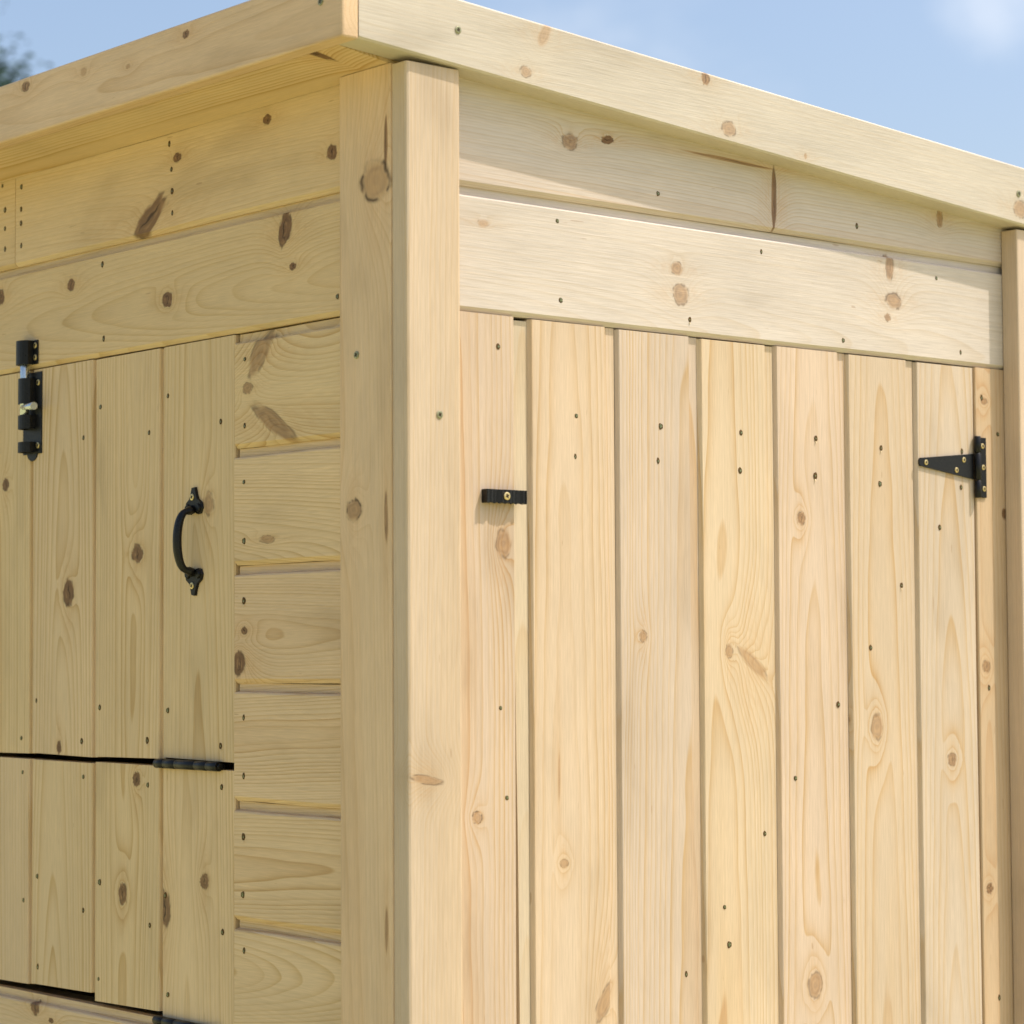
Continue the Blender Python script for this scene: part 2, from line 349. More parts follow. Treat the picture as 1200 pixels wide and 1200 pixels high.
def vboard(name, parent, wall, z0, z1, prof, tone, knots=(), skew=(0, 0), **kw):
    """upright board: prof = [(a, depth)...]"""
    bm = bmesh.new()
    am = sum(a for a, d in prof)/len(prof)
    wv = wave(); NS = 20; rg_ = []
    for k in range(NS+1):
        t_ = k/NS; w0, w1 = wv(t_*(z1-z0)*1.4)
        rg_.append([pos(wall, a + w1, d + w0, z0 + (z1-z0)*t_ + (skew[0]*(1-t_) + skew[1]*t_)*(a-am)) for a, d in prof])
    add_loft(bm, rg_)
    aa = [a for a, d in prof]; c = pos(wall, (min(aa)+max(aa))/2, 0.009, (z0+z1)/2)
    return finish(bm, name, parent, wood(wall+'V', tone, c, knots, **kw), c)
T, E_, EH, RB = 0.018, 0.0042, 0.0068, 0.0115
def ship(z0, z1, off=0.0, last=False):       # level shiplap: drip lip below, rebate above
    p = [(z0+0.0045, off), (z1-RB, off), (z1-RB+0.0016, off+0.0010), (z1-RB+0.0028, off+EH), (z1-0.0003, off+EH), (z1-0.0003, off+T), (z0, off+T), (z0, off+0.0042)]
    if last: p = [(z0+0.0045, off), (z1-0.001, off), (z1, off+0.001), (z1, off+T), (z0, off+T), (z0, off+0.0042)]
    return p
def tongue_v(a0, a1, off=0.0, r=0.0185, sgn=1, sl=0.0022):  # upright: raised edge at a0, rebate before a1 (sgn=-1 mirrors)
    s = sgn
    return [(a0+s*0.0010, off), (a1-s*r, off), (a1-s*(r-0.0010), off+0.0010), (a1-s*(r-0.0018), off+E_), (a1-s*(sl+0.0003), off+E_), (a1-s*(sl+0.0003), off+T), (a0-s*sl, off+T), (a0-s*sl, off+E_), (a0, off+0.0008)]
def plain_v(a0, a1, off=0.0, th=T, c=0.0012):
    return [(a0+c, off), (a1-c, off), (a1, off+c), (a1, off+th), (a0, off+th), (a0, off+c)]

# ------------------------------------------------------------------ measured nail and knot places (metres; along the wall, height)
N_L = [(0.4044, 0.5442), (0.4001, 0.5161), (0.3983, 0.4924), (0.3983, 0.4688), (0.7178, 0.5431), (0.7179, 0.5170), (0.7178, 0.5005), (0.7175, 0.4739), (0.7621, 0.5505), (0.7557, 0.5212), (0.7555, 0.4989), (0.7552, 0.4746), (0.5390, 0.4304), (0.5358, 0.3473), (0.1050, 0.3466), (0.2629, 0.2995), (0.2633, 0.2312), (0.2643, 0.1736), (0.2642, 0.1134), (0.2641, 0.0525), (0.2646, -0.0661), (0.2646, -0.1252), (0.2645, -0.1864), (0.2660, -0.2448), (0.2638, -0.3008)]
N_Lhatch = [(0.5464, 0.2724), (0.5823, 0.2407), (0.4471, 0.2371), (0.4104, 0.2739), (0.3104, 0.2392), (0.6829, -0.0538), (0.7165, -0.0973), (0.5832, -0.0976), (0.5458, -0.0597), (0.4488, -0.0935), (0.4095, -0.0610), (0.3102, -0.0959)]
N_Llow = [(0.7128, -0.1363), (0.5797, -0.1370), (0.4481, -0.1411), (0.3084, -0.1381), (0.6789, -0.2529), (0.7093, -0.2821), (0.5786, -0.2840), (0.5449, -0.2508), (0.4431, -0.2897), (0.4134, -0.2560), (0.3065, -0.2858), (0.6767, -0.3547), (0.5464, -0.3562), (0.4081, -0.3596)]
N_R = [(0.3348, 0.4717), (0.6430, 0.4709), (0.1946, 0.4280), (0.1985, 0.3487), (0.4884, 0.4266), (0.7788, 0.4251), (0.3791, 0.3443), (0.6179, 0.3408), (0.8205, 0.3425), (0.1162, 0.2963), (0.1170, -0.0549), (0.1245, -0.1417), (0.8574, 0.2921), (0.8863, 0.2507), (0.8631, -0.0457), (0.8729, -0.4030)]
N_Rdoor = [(0.2191, 0.2343), (0.2175, 0.1936), (0.3366, 0.2302), (0.3325, 0.1945), (0.4550, 0.2300), (0.4531, 0.1896), (0.5721, 0.2299), (0.5704, 0.1890), (0.6795, 0.2246), (0.6772, 0.1843), (0.8213, 0.2276), (0.8188, 0.1859), (0.7795, 0.1385), (0.7112, 0.0713), (0.6578, 0.0015), (0.6032, -0.0603), (0.5336, -0.1380), (0.4850, -0.1945), (0.4234, -0.2676), (0.4298, -0.3069), (0.3664, -0.3318)]
N_Rpost = [(0.0228, 0.2224)]
N_Lpost = [(0.0539, 0.2833)]
N_Rfas = [(0.0416, 0.5906), (0.8933, 0.5319)]
N_Lfas = [(0.0018, 0.6014)]
KN = {
 'LB1a': [(0.3886,0.5272,0.0051,0.0082,1.567,1.00,0.30), (0.2237,0.5409,0.0053,0.0075,1.571,0.90,0.30), (0.1137,0.4901,0.0076,0.0084,1.573,0.80,0.40), (0.4404,0.4703,0.0377,0.0134,2.588,0.75,0.20)],
 'LB2': [(0.6062,0.4152,0.0078,0.0083,1.562,0.80,0.30), (0.4078,0.3769,0.0083,0.0099,1.567,0.90,0.40), (0.1926,0.4244,0.0177,0.0104,-1.319,0.85,0.60), (0.1795,0.3853,0.0039,0.0058,1.572,0.90,0.30), (0.7646,0.4191,0.0091,0.0080,1.559,1.00,0.30)],
 'CL0': [(0.2357,0.3043,0.0295,0.0121,2.293,0.45,0.30), (0.2583,0.2693,0.0061,0.0091,1.570,0.50,0.50), (0.2122,0.2308,0.0404,0.0098,-2.642,0.50,0.50)],
 'CL1': [(0.2237,0.1137,0.0134,0.0043,-3.105,0.40,0.50)],
 'CL2': [(0.2641,0.0222,0.0039,0.0061,1.570,0.80,0.30), (0.2732,-0.0116,0.0130,0.0106,1.570,0.90,0.60)],
 'UH0': [(0.7560,0.1972,0.0070,0.0080,1.559,0.90,0.30)],
 'UH1': [(0.6134,0.0676,0.0144,0.0120,1.562,0.85,0.30), (0.6323,-0.1058,0.0077,0.0056,1.562,0.90,0.30)],
 'UH2': [(0.4697,0.1080,0.0102,0.0111,1.565,0.80,0.60)],
 'UH3': [(0.3333,0.1551,0.0125,0.0095,1.568,0.40,0.40)],
 'LH2': [(0.4709,-0.1355,0.0082,0.0076,1.565,0.90,0.90), (0.4976,-0.2605,0.0119,0.0086,1.565,0.80,0.70)],
 'LH3': [(0.4150,-0.2700,0.0197,0.0115,1.566,0.75,0.50), (0.3400,-0.2362,0.0079,0.0079,1.568,0.75,0.20)],
 'LBB': [(0.6774,-0.4008,0.0077,0.0095,1.561,0.80,0.20), (0.6416,-0.4113,0.0028,0.0056,1.561,0.90,0.60)],
 'LPOST': [(0.0240,0.4468,0.0196,0.0224,1.575,0.30,1.00), (0.0584,0.1351,0.0106,0.0121,1.574,0.45,1.00), (0.0080,0.4808,0.0265,0.0029,-1.567,0.70,0.00), (0.0088,0.1262,0.0273,0.0033,-1.591,0.55,0.00), (0.0098,-0.2594,0.0244,0.0026,-1.567,0.50,0.00)],
 'FPOST': [(0.0059,-0.1191,0.0185,0.0039,-0.166,0.35,0.80)],
 'LFAS': [(0.2268,0.6141,0.0043,0.0061,1.567,0.70,0.30), (0.5417,0.6165,0.0056,0.0082,1.560,0.65,0.40), (0.4211,0.6113,0.0055,0.0068,1.563,0.25,0.20), (0.3341,0.6010,0.0027,0.0049,1.565,0.30,0.20)],
 'RFAS': [(0.1274,0.5631,0.0059,0.0077,1.563,0.30,0.70), (0.1521,0.6040,0.0157,0.0069,1.082,0.22,0.00), (0.3752,0.5926,0.0072,0.0063,1.557,0.60,0.60), (0.4093,0.5443,0.0081,0.0102,1.556,0.35,0.70), (0.8965,0.5141,0.0111,0.0128,1.544,0.35,0.60), (0.5264,0.5302,0.0037,0.0027,1.554,0.30,0.00)],
 'RB1': [(0.2126,0.5102,0.0087,0.0104,1.562,0.50,0.50), (0.2641,0.5187,0.0084,0.0043,0.129,0.90,0.40), (0.5093,0.4854,0.0354,0.0040,-1.587,0.75,0.60), (0.7864,0.4942,0.0109,0.0061,1.548,0.50,0.20), (0.4439,0.5198,0.0726,0.0021,-0.027,0.55,0.00)],
 'RB2': [(0.3610,0.3960,0.0072,0.0087,1.558,0.42,0.50), (0.3663,0.3696,0.0116,0.0112,1.558,0.40,0.40), (0.6977,0.4292,0.0155,0.0073,1.550,0.50,0.20), (0.7036,0.3919,0.0097,0.0132,1.550,0.42,0.80), (0.6929,0.3726,0.0048,0.0051,1.550,0.50,0.20), (0.0977,0.4150,0.0076,0.0042,0.107,0.20,0.40)],
 'PA': [(0.1218,0.1043,0.0141,0.0098,1.564,0.42,0.40), (0.0867,-0.1588,0.0057,0.0064,1.565,0.35,0.90)],
 'DB': [(0.1994,-0.2092,0.0042,0.0057,1.562,0.35,0.40), (0.2519,-0.3498,0.0227,0.0080,1.083,0.35,0.60), (0.1933,-0.1236,0.0293,0.0017,1.562,0.30,0.00)],
 'DC': [(0.3094,0.0140,0.0061,0.0054,1.559,0.40,0.30)],
 'DD': [(0.4339,-0.0013,0.0081,0.0058,1.556,0.40,0.40), (0.4699,-0.0142,0.0284,0.0076,-0.695,0.30,0.50)],
 'DE': [(0.5480,0.1417,0.0074,0.0068,1.554,0.60,0.50), (0.5610,-0.3606,0.0145,0.0109,1.553,0.40,0.40)],
 'DF': [(0.6670,-0.0864,0.0141,0.0100,1.551,0.35,0.50), (0.6198,-0.0788,0.0084,0.0056,1.552,0.90,0.20)],
 'DG': [(0.7960,-0.1264,0.0078,0.0076,1.547,0.55,0.40)],
 'FS': [(0.8589,-0.2767,0.0059,0.0062,1.546,0.70,0.50), (0.8590,-0.0209,0.0079,0.0070,1.546,0.50,0.40), (0.8620,0.2884,0.0040,0.0063,1.546,0.50,0.30), (0.8967,0.1578,0.0070,0.0048,1.545,0.80,0.20)],
}


# ------------------------------------------------------------------ ground
gm, n, b = principled('dry_pale_grass', (0.36, 0.34, 0.13), 0.9, 0, 0.1)  # unseen ground, coloured bright to bounce light onto the shaded wall
t = n.node('ShaderNodeTexCoord'); f1 = n.noise(t.outputs['Object'], 1.3, 4.0, 0.6); f2 = n.noise(t.outputs['Object'], 90.0, 3.0, 0.7)
c_ = n.mix(n.sm(f1, 0.35, 0.65), (0.435, 0.41, 0.19, 1), (0.385, 0.365, 0.165, 1))
n.put(b.inputs['Base Color'], n.mix(n.sm(f2, 0.35, 0.7), c_, (0.465, 0.445, 0.20, 1)))
bm = bmesh.new(); S = 1500.0
bm.faces.new([bm.verts.new(p) for p in ((-S, -S, -1.3), (S, -S, -1.3), (S, S, -1.3), (-S, S, -1.3))])
ground = finish(bm, 'ground', None, gm, (0, 0, -1.3)); ground['kind'] = 'structure'; ground['label'] = 'pale sunlit ground around the shed'

# ------------------------------------------------------------------ walls: the frame is the part, each board on it a sub-part
ZB = -1.27
YE, XE = 1.80, 0.962
def frame(name, boxes):
    o_ = None
    for k, bx in enumerate(boxes):
        bm = bmesh.new(); add_box(bm, *bx)
        p_ = finish(bm, 'stud' if o_ else name, o_ or shed, FRAMEWOOD); o_ = o_ or p_
    return o_
side = frame('side_wall', [(T+0.007, T+0.045, 0.285, 0.83, 0.316, 0.38), (T+0.0025, T+0.045, 0.285, 0.83, -0.43, -0.392)] + [(T+0.001, T+0.045, y-0.018, y+0.018, ZB, 0.545) for y in (0.10, 0.262, 0.85, 1.30, 1.74)])
front = frame('front_wall', [(0.12, 0.86, T+0.0025, T+0.045, 0.345, 0.40)] + [(x-0.018, x+0.018, T+0.001, T+0.045, ZB, 0.49) for x in (0.03, 0.095, 0.885, 0.93)])

z1, z2 = 0.4505, 0.3280
hboard('cladding_board', side, 'L', 0.074, 0.7312, ship(z1, 0.556, 0, True), 'straw', KN['LB1a'], pith=(-0.10, 0.05), spacing=0.0034, contrast=0.26, slope=(0.03, 0.02), heart=(0.045, 0.3), amp=0.55, warp=0.008)
hboard('cladding_board', side, 'L', 0.7322, YE-0.05, ship(z1, 0.556, 0, True), 'straw', (), contrast=0.3)
hboard('cladding_board', side, 'L', 0.074, YE-0.05, ship(z2, z1), 'straw', KN['LB2'], pith=(-0.012, 0.060), spacing=0.0036, contrast=0.34, slope=(0.01, 0.05), heart=(0.035, 0.25), amp=0.7, warp=0.007)
rows = [(0.3280, 0.2090, 'CL0', 0.0046, (0.055, 0.03), 'straw'), (0.2090, 0.0890, 'CL1', 0.0040, (-0.07, 0.04), 'straw'), (0.0890, -0.0310, 'CL2', 0.0033, (-0.012, 0.022), 'tan'),
        (-0.0310, -0.1510, None, 0.0034, (0.010, 0.018), 'tan'), (-0.1510, -0.2710, None, 0.0040, (-0.004, 0.024), 'tan'), (-0.2710, -0.3910, None, 0.0050, (0.012, 0.030), 'straw')]
zz = -0.3910
while zz > ZB + 0.1: rows.append((zz, zz-0.12, None, 0.004, None, 'straw')); zz -= 0.12
for k, (a, b_, kn, sp, pt, tn) in enumerate(rows):
    hboard('cladding_board', side, 'L', 0.074, 0.2815, ship(b_, a - (0.0008 if k == 0 else 0)), tn, KN[kn] if kn else (), pith=pt, spacing=sp*0.85, contrast=0.50,
           slope=(random.uniform(-0.05, 0.05), random.uniform(-0.12, 0.12)), heart=(0.034, 0.4))
    if k >= 6 or True:
        hboard('cladding_board', side, 'L', 0.834, YE-0.05, ship(b_, a - (0.0008 if k == 0 else 0)), tn, (), spacing=sp, contrast=0.5)
zz = -0.3860
first = True
while zz > ZB + 0.1:
    hboard('cladding_board', side, 'L', 0.2830, 0.8330, ship(zz-0.12, zz), 'straw', KN['LBB'] if first else (), spacing=0.0042, contrast=0.5, heart=(0.03, 0.6)); zz -= 0.12; first = False

slope_b = lambda x: 0.5590 - 0.0705*x        # underside of the front fascia
slope_t = lambda x: 0.6240 - 0.0663*x        # its top edge
hboard('cladding_board', front, 'R', 0.030, 0.9550, [(z1+0.0045, 0), (99, 0.0), (99, T), (z1, T), (z1, 0.0042)], 'pale', KN['RB1'], top=lambda x: slope_b(x) + 0.003, pith=(-0.075, 0.028),
       spacing=0.0030, contrast=0.55, slope=(0.0, 0.02), heart=(0.055, 0.55), amp=0.7)
hboard('cladding_board', front, 'R', 0.030, 0.9550, ship(z2, z1), 'pale', KN['RB2'], pith=(-0.055, 0.045), spacing=0.0044, contrast=0.24, slope=(0.02, 0.05), heart=(0.03, 0.25), amp=0.85)
vboard('cladding_board', front, 'R', ZB, z2-0.0009, plain_v(0.030, 0.1366, 0.0), 'honey', KN['PA'], pith=(-0.03, 0.040), spacing=0.0044, contrast=0.62, slope=(0.004, 0.012), heart=(0.062, 0.8))
vboard('cladding_board', front, 'R', ZB, z2-0.0009, plain_v(0.8455, 0.9550, 0.0), 'honey', KN['FS'], pith=(-0.04, 0.02), spacing=0.004, contrast=0.4, heart=(0.05, 0.8))

# nails: punched heads of three kinds, shared meshes
def nail_mesh(k, wall):
    rnd = random.Random(40+k); bm = bmesh.new()
    ea, eb = ((0.0030, 0.0034), (0.0029, 0.0033), (0.0022, 0.0040), (0.0026, 0.0027), (0.0031, 0.0038))[k]
    ring = []
    for j in range(12):
        a = 2*math.pi*j/12; s = rnd.uniform(0.85, 1.15)
        ring.append((math.cos(a)*ea*s, math.sin(a)*eb*s))
    c0 = (rnd.uniform(-0.0004, 0.0004), rnd.uniform(-0.0006, 0.0006))
    def P3(a, z, d): return pos(wall, a, d, z)
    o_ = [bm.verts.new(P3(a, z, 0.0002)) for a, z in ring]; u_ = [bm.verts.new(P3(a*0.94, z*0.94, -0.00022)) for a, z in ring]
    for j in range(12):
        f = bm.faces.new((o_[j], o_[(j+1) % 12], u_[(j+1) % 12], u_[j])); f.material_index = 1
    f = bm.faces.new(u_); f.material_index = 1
    hs = (1.0, 0.75, 0.7, 0.9, 0.55)[k]
    h = [bm.verts.new(P3(c0[0] + math.cos(2*math.pi*j/10)*0.0019*hs, c0[1] + math.sin(2*math.pi*j/10)*0.0022*hs, -0.00042)) for j in range(10)]
    f = bm.faces.new(h); f.material_index = 0
    if k == 4:                                # lifted splinter under the head
        s = [bm.verts.new(P3(a, z, d)) for a, z, d in ((-0.0012, -0.0034, -0.0003), (0.0010, -0.0036, -0.0003), (0.0004, -0.0060, -0.0009), (-0.0009, -0.0052, -0.0012))]
        f = bm.faces.new(s); f.material_index = 2
    bmesh.ops.recalc_face_normals(bm, faces=bm.faces)
    me = bpy.data.meshes.new('nail'); bm.to_mesh(me); bm.free()
    for m in (NAILHEAD, DENT_SHADE, SPLINTER): me.materials.append(m)
    return me
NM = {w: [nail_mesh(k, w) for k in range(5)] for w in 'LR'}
def nails(places, wall, parent, d=0.0):
    for k, (a, z) in enumerate(places):
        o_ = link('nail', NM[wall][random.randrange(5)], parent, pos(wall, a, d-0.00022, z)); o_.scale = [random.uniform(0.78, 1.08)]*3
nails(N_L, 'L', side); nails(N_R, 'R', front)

# ------------------------------------------------------------------ hatch in the side wall (two leaves) and plank door in the front
def battens(name, wall, a0, a1, zs, off, diag=None):
    o_ = None
    for (za, zb) in zs:
        bm = bmesh.new()
        if wall == 'L': add_box(bm, off+T+0.0005, off+T+0.03, a0, a1, za, zb)
        else: add_box(bm, a0, a1, off+T+0.0005, off+T+0.03, za, zb)
        p_ = finish(bm, 'ledge' if o_ else name, o_ or shed, FRAMEWOOD); o_ = o_ or p_
    if diag:
        bm = bmesh.new(); (xa, za), (xb, zb) = diag; w = 0.04
        add_prism(bm, [(xa, off+T+0.001, za-w), (xb, off+T+0.001, zb-w), (xb, off+T+0.001, zb+w), (xa, off+T+0.001, za+w)],
                  [(xa, off+T+0.028, za-w), (xb, off+T+0.028, zb-w), (xb, off+T+0.028, zb+w), (xa, off+T+0.028, za+w)])
        finish(bm, 'brace', o_, FRAMEWOOD)
    return o_
HO = 0.003
up_h = battens('upper_hatch', 'L', 0.30, 0.81, [(0.215, 0.29), (-0.107, -0.035)], HO)
lo_h = battens('lower_hatch', 'L', 0.30, 0.81, [(-0.19, -0.128), (-0.365, -0.30)], HO)
ye = [0.2850, 0.4190, 0.5555, 0.6925, 0.8300]
ut = [0.3268, 0.3262, 0.3266, 0.3262]; ub = [-0.1116, -0.1130, -0.1142, -0.1150]
lt = [-0.1205, -0.1200, -0.1212, -0.1205]; lb = [-0.3848, -0.3795, -0.3735, -0.3770]
par = [dict(pith=(0.0, 0.034), spacing=0.0050, contrast=0.52, slope=(0.01, 0.02), heart=(0.034, 0.5)),
       dict(pith=(-0.012, 0.026), spacing=0.0048, contrast=0.56, slope=(-0.01, -0.02), heart=(0.02, 0.4)),
       dict(pith=(0.0, 0.022), spacing=0.0062, contrast=0.78, slope=(0.0, 0.05), heart=(0.02, 0.3)),
       dict(pith=(0.03, 0.03), spacing=0.0055, contrast=0.45, slope=(0.0, 0.02), heart=(0.05, 0.9))]
for k in range(4):
    prof = tongue_v(ye[k+1], ye[k], HO, 0.0085, -1, 0.0008) if k else [(a, d) for a, d in plain_v(ye[0], ye[1], HO)]
    kk = 'UH%d' % (3-k)
    vboard('plank', up_h, 'L', ub[k], ut[k], prof, 'straw', KN[kk], skew=(0.012*(-1)**k, -0.004), **par[k])
    kl = 'LH%d' % (3-k)
    pr = dict(par[k]); pr['pith'] = (pr['pith'][0]+0.02, pr['pith'][1]+0.01); pr['contrast'] = pr['contrast']*0.85
    prof = [(a - 0.0010, d) for a, d in prof] if k else prof
    vboard('plank', lo_h, 'L', lb[k], lt[k], prof, 'straw', KN.get(kl, ()), skew=(-0.016, 0.004), **pr)
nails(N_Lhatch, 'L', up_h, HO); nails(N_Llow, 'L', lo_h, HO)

DO = 0.0008
door = battens('door', 'R', 0.15, 0.835, [(0.175, 0.25), (-0.48, -0.40), (-1.14, -1.06)], DO, ((0.80, 0.14), (0.17, -0.46)))
xe = [0.1600, 0.2775, 0.3960, 0.5110, 0.6270, 0.7425, 0.8430]
dp = [('DB', 'honey', dict(pith=(-0.015, 0.060), spacing=0.0040, contrast=0.54, slope=(0.003, 0.012), heart=(0.066, 0.8))),
      ('DC', 'cream', dict(pith=(0.040, 0.05), spacing=0.0044, contrast=0.54, slope=(0.006, 0.012), heart=(0.062, 0.7))),
      ('DD', 'honey', dict(pith=(-0.030, 0.05), spacing=0.0042, contrast=0.54, slope=(0.006, 0.012), heart=(0.062, 0.8))),
      ('DE', 'honey', dict(pith=(-0.004, 0.045), spacing=0.0044, contrast=0.54, slope=(0.006, 0.02), heart=(0.054, 0.9))),
      ('DF', 'honey', dict(pith=(-0.006, 0.050), spacing=0.0042, contrast=0.54, slope=(0.003, 0.015), heart=(0.058, 0.8))),
      ('DG', 'cream', dict(pith=(0.006, 0.030), spacing=0.0052, contrast=0.50, slope=(0.0, 0.03), heart=(0.02, 0.3)))]
bm = bmesh.new(); zs_ = [ZB+0.02, -0.45, -0.2, 0.05, z2-0.0035]; xl = [0.1462, 0.1446, 0.1428, 0.1392, 0.1388]
add_loft(bm, [[(x, DO+E_, z), (0.1575, DO+E_, z), (0.1575, DO+T, z), (x, DO+T, z)] for x, z in zip(xl, zs_)])
cc = Vector((0.148, 0.009, -0.45)); finish(bm, 'plank', door, wood('RV', 'cream', cc, (), contrast=0.3), cc)
for k, (kn, tn, pr) in enumerate(dp):
    prof = tongue_v(xe[k], xe[k+1], DO) if k < 5 else [(xe[5]+0.001, DO), (xe[6]-0.001, DO), (xe[6], DO+0.001), (xe[6], DO+T), (xe[5]-0.0022, DO+T), (xe[5]-0.0022, DO+E_), (xe[5], DO+0.0008)]
    vboard('plank', door, 'R', ZB+0.02, z2-0.0012-0.0005*(k % 3), prof, tn, KN[kn], skew=(0, 0.003), **pr)
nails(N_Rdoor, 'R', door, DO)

# ------------------------------------------------------------------ corner boards, fascia, soffit, roof, far walls
def plank_box(name, orient, x0, x1, y0, y1, z0, z1, tone, knots=(), bev=0.0018, **kw):
    bm = bmesh.new(); add_box(bm, x0, x1, y0, y1, z0, z1, bev, seg=2, upright=orient[1] == 'V')
    c = Vector(((x0+x1)/2, (y0+y1)/2, (z0+z1)/2))
    return finish(bm, name, shed, wood(orient, tone, c, knots, **kw), c)
ZG = -1.30
plank_box('corner_board', 'LV', -0.0155, -0.0004, 0.0003, 0.0815, ZG, 0.5560, 'tan', KN['LPOST'], pith=(0.05, 0.10), spacing=0.0034, contrast=0.22, slope=(0.01, 0.01), heart=(0.12, 0.4))
cb = plank_box('corner_board', 'RV', -0.0157, 0.0497, -0.0240, -0.0004, ZG, 0.5540, 'honey', KN['FPOST'], pith=(0.10, 0.16), spacing=0.0028, contrast=0.30, slope=(0.004, 0.01), heart=(0.2, 0.35), warp=0.005, bev=0.0030)
plank_box('corner_board', 'RV', 0.8976, 0.9630, -0.0240, -0.0004, ZG, 0.4912, 'honey', (), pith=(0.0, 0.12), spacing=0.0032, contrast=0.2)
plank_box('corner_board', 'LV', 0.9634, 0.9790, -0.0240, 0.08, ZG, 0.4880, 'tan', ())
plank_box('fascia_board', 'LH', -0.0960, -0.0770, -0.0310, YE+0.06, 0.5628, 0.6268, 'tan', KN['LFAS'], pith=(-0.004, 0.045), spacing=0.0052, contrast=0.28, slope=(0.002, 0.02), heart=(0.06, 0.3), amp=0.5, bev=0.0022)
bm = bmesh.new()
x0, x1, y0, y1, c = -0.0766, 1.045, -0.0308, 0.0020, 0.002
ring = lambda x: [(x, y0, slope_b(x)+c), (x, y0, slope_t(x)-c), (x, y0+c, slope_t(x)), (x, y1, slope_t(x)), (x, y1, slope_b(x)), (x, y0+c, slope_b(x))]
add_prism(bm, ring(x0), ring(x1)); cc = Vector(((x0+x1)/2, (y0+y1)/2, slope_b((x0+x1)/2)+0.034))
ff = finish(bm, 'fascia_board', shed, wood('RH', 'pale', cc, [], pith=(-0.06, 0.03), spacing=0.0036), cc)
# its grain runs along the slope: knots are measured on the level, so shift them with it
ff.data.materials.clear(); ff.data.materials.append(wood('RH', 'pale', cc, KN['RFAS'], pith=(-0.05, 0.045), spacing=0.0034, contrast=0.22, slope=(-0.0705, 0.004), heart=(0.04, 0.4), amp=0.8))
bm = bmesh.new()
add_prism(bm, [(-0.0732, 0.0045, 0.5650), (-0.0006, 0.0045, 0.5548), (-0.0006, 0.0045, 0.5668), (-0.0732, 0.0045, 0.5770)],
          [(-0.0732, YE, 0.5650), (-0.0006, YE, 0.5548), (-0.0006, YE, 0.5668), (-0.0732, YE, 0.5770)])
cc = Vector((-0.038, 0.9, 0.566))
finish(bm, 'soffit_board', shed, wood('LH', 'straw', cc, [(0.045, 0.5655, 0.006, 0.004, 0, 0.8, 0.3)], pith=(0.03, 0.02), spacing=0.005, contrast=0.8), cc)
bm = bmesh.new()
rr = lambda y: [(-0.0764, y, slope_t(-0.0764)-0.030), (1.05, y, slope_t(1.05)-0.030), (1.05, y, slope_t(1.05)-0.012), (-0.0764, y, slope_t(-0.0764)-0.012)]
add_prism(bm, rr(0.0026), rr(YE+0.05)); finish(bm, 'roof', shed, FELT)
def panel(name, x0, x1, y0, y1, z0, z1):
    bm = bmesh.new(); add_box(bm, x0, x1, y0, y1, z0, z1); return finish(bm, name, shed, FRAMEWOOD)
panel('rear_wall', 0.0205, XE, YE-0.049, YE-0.03, ZG, 0.50); panel('end_wall', XE-0.02, XE-0.001, 0.081, YE-0.05, ZG, 0.525)
panel('floor', 0.065, XE-0.021, 0.065, YE-0.05, ZG, ZG+0.05)

# ------------------------------------------------------------------ hardware
OLDZINC = noisy('dull_green_zinc', (0.22, 0.22, 0.12), (0.42, 0.40, 0.26), 0.42, 0.6)
def screw_mesh(wall, r, head=None):
    bm = bmesh.new(); nrm = Vector((-1, 0, 0)) if wall == 'L' else Vector((0, -1, 0))
    prof = [(0.0, r), (0.0006, r*0.96), (0.0009, r*0.70), (0.0009, r*0.40), (0.0003, r*0.34)]
    q_ = nrm.to_track_quat('Z', 'Y'); seg = 16; rings = []
    for h, rad in prof: rings.append([bm.verts.new(q_ @ Vector((math.cos(2*math.pi*j/seg)*rad, math.sin(2*math.pi*j/seg)*rad, h))) for j in range(seg)])
    for a, (A, B) in enumerate(zip(rings, rings[1:])):
        for j in range(seg):
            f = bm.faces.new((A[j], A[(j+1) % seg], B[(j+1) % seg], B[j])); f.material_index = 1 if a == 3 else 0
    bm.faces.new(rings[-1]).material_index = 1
    for ang in (0.5, 0.5+math.pi/2):          # cross recess
        b2 = bmesh.new(); w, L = r*0.10, r*0.62
        vs = [b2.verts.new(v) for v in ((-L, -w, 0.00095), (L, -w, 0.00095), (L, w, 0.00095), (-L, w, 0.00095))]; b2.faces.new(vs)
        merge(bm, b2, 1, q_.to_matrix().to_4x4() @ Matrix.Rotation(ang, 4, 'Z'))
    bmesh.ops.recalc_face_normals(bm, faces=bm.faces)
    me = bpy.data.meshes.new('screw'); bm.to_mesh(me); bm.free()
    me.materials.append(head or BRASS); me.materials.append(RECESS)
    return me
SM = {('L', 1): screw_mesh('L', 0.0036), ('R', 1): screw_mesh('R', 0.0032), ('R', 2): screw_mesh('R', 0.0041), ('R', 3): screw_mesh('R', 0.0038, OLDZINC), ('L', 3): screw_mesh('L', 0.0038, OLDZINC)}
def screw(wall, k, parent, a, d, z): return link('screw', SM[(wall, k)], parent, pos(wall, a, d, z))
for (a, z) in N_Rpost: screw('R', 3, shed, a, -0.0242, z)
for (a, z) in N_Lpost: screw('L', 3, shed, a, -0.0157, z)
for (a, z) in N_Rfas: screw('R', 3, shed, a, -0.0310, z)
for (a, z) in N_Lfas: screw('L', 3, shed, a, -0.0962, z)

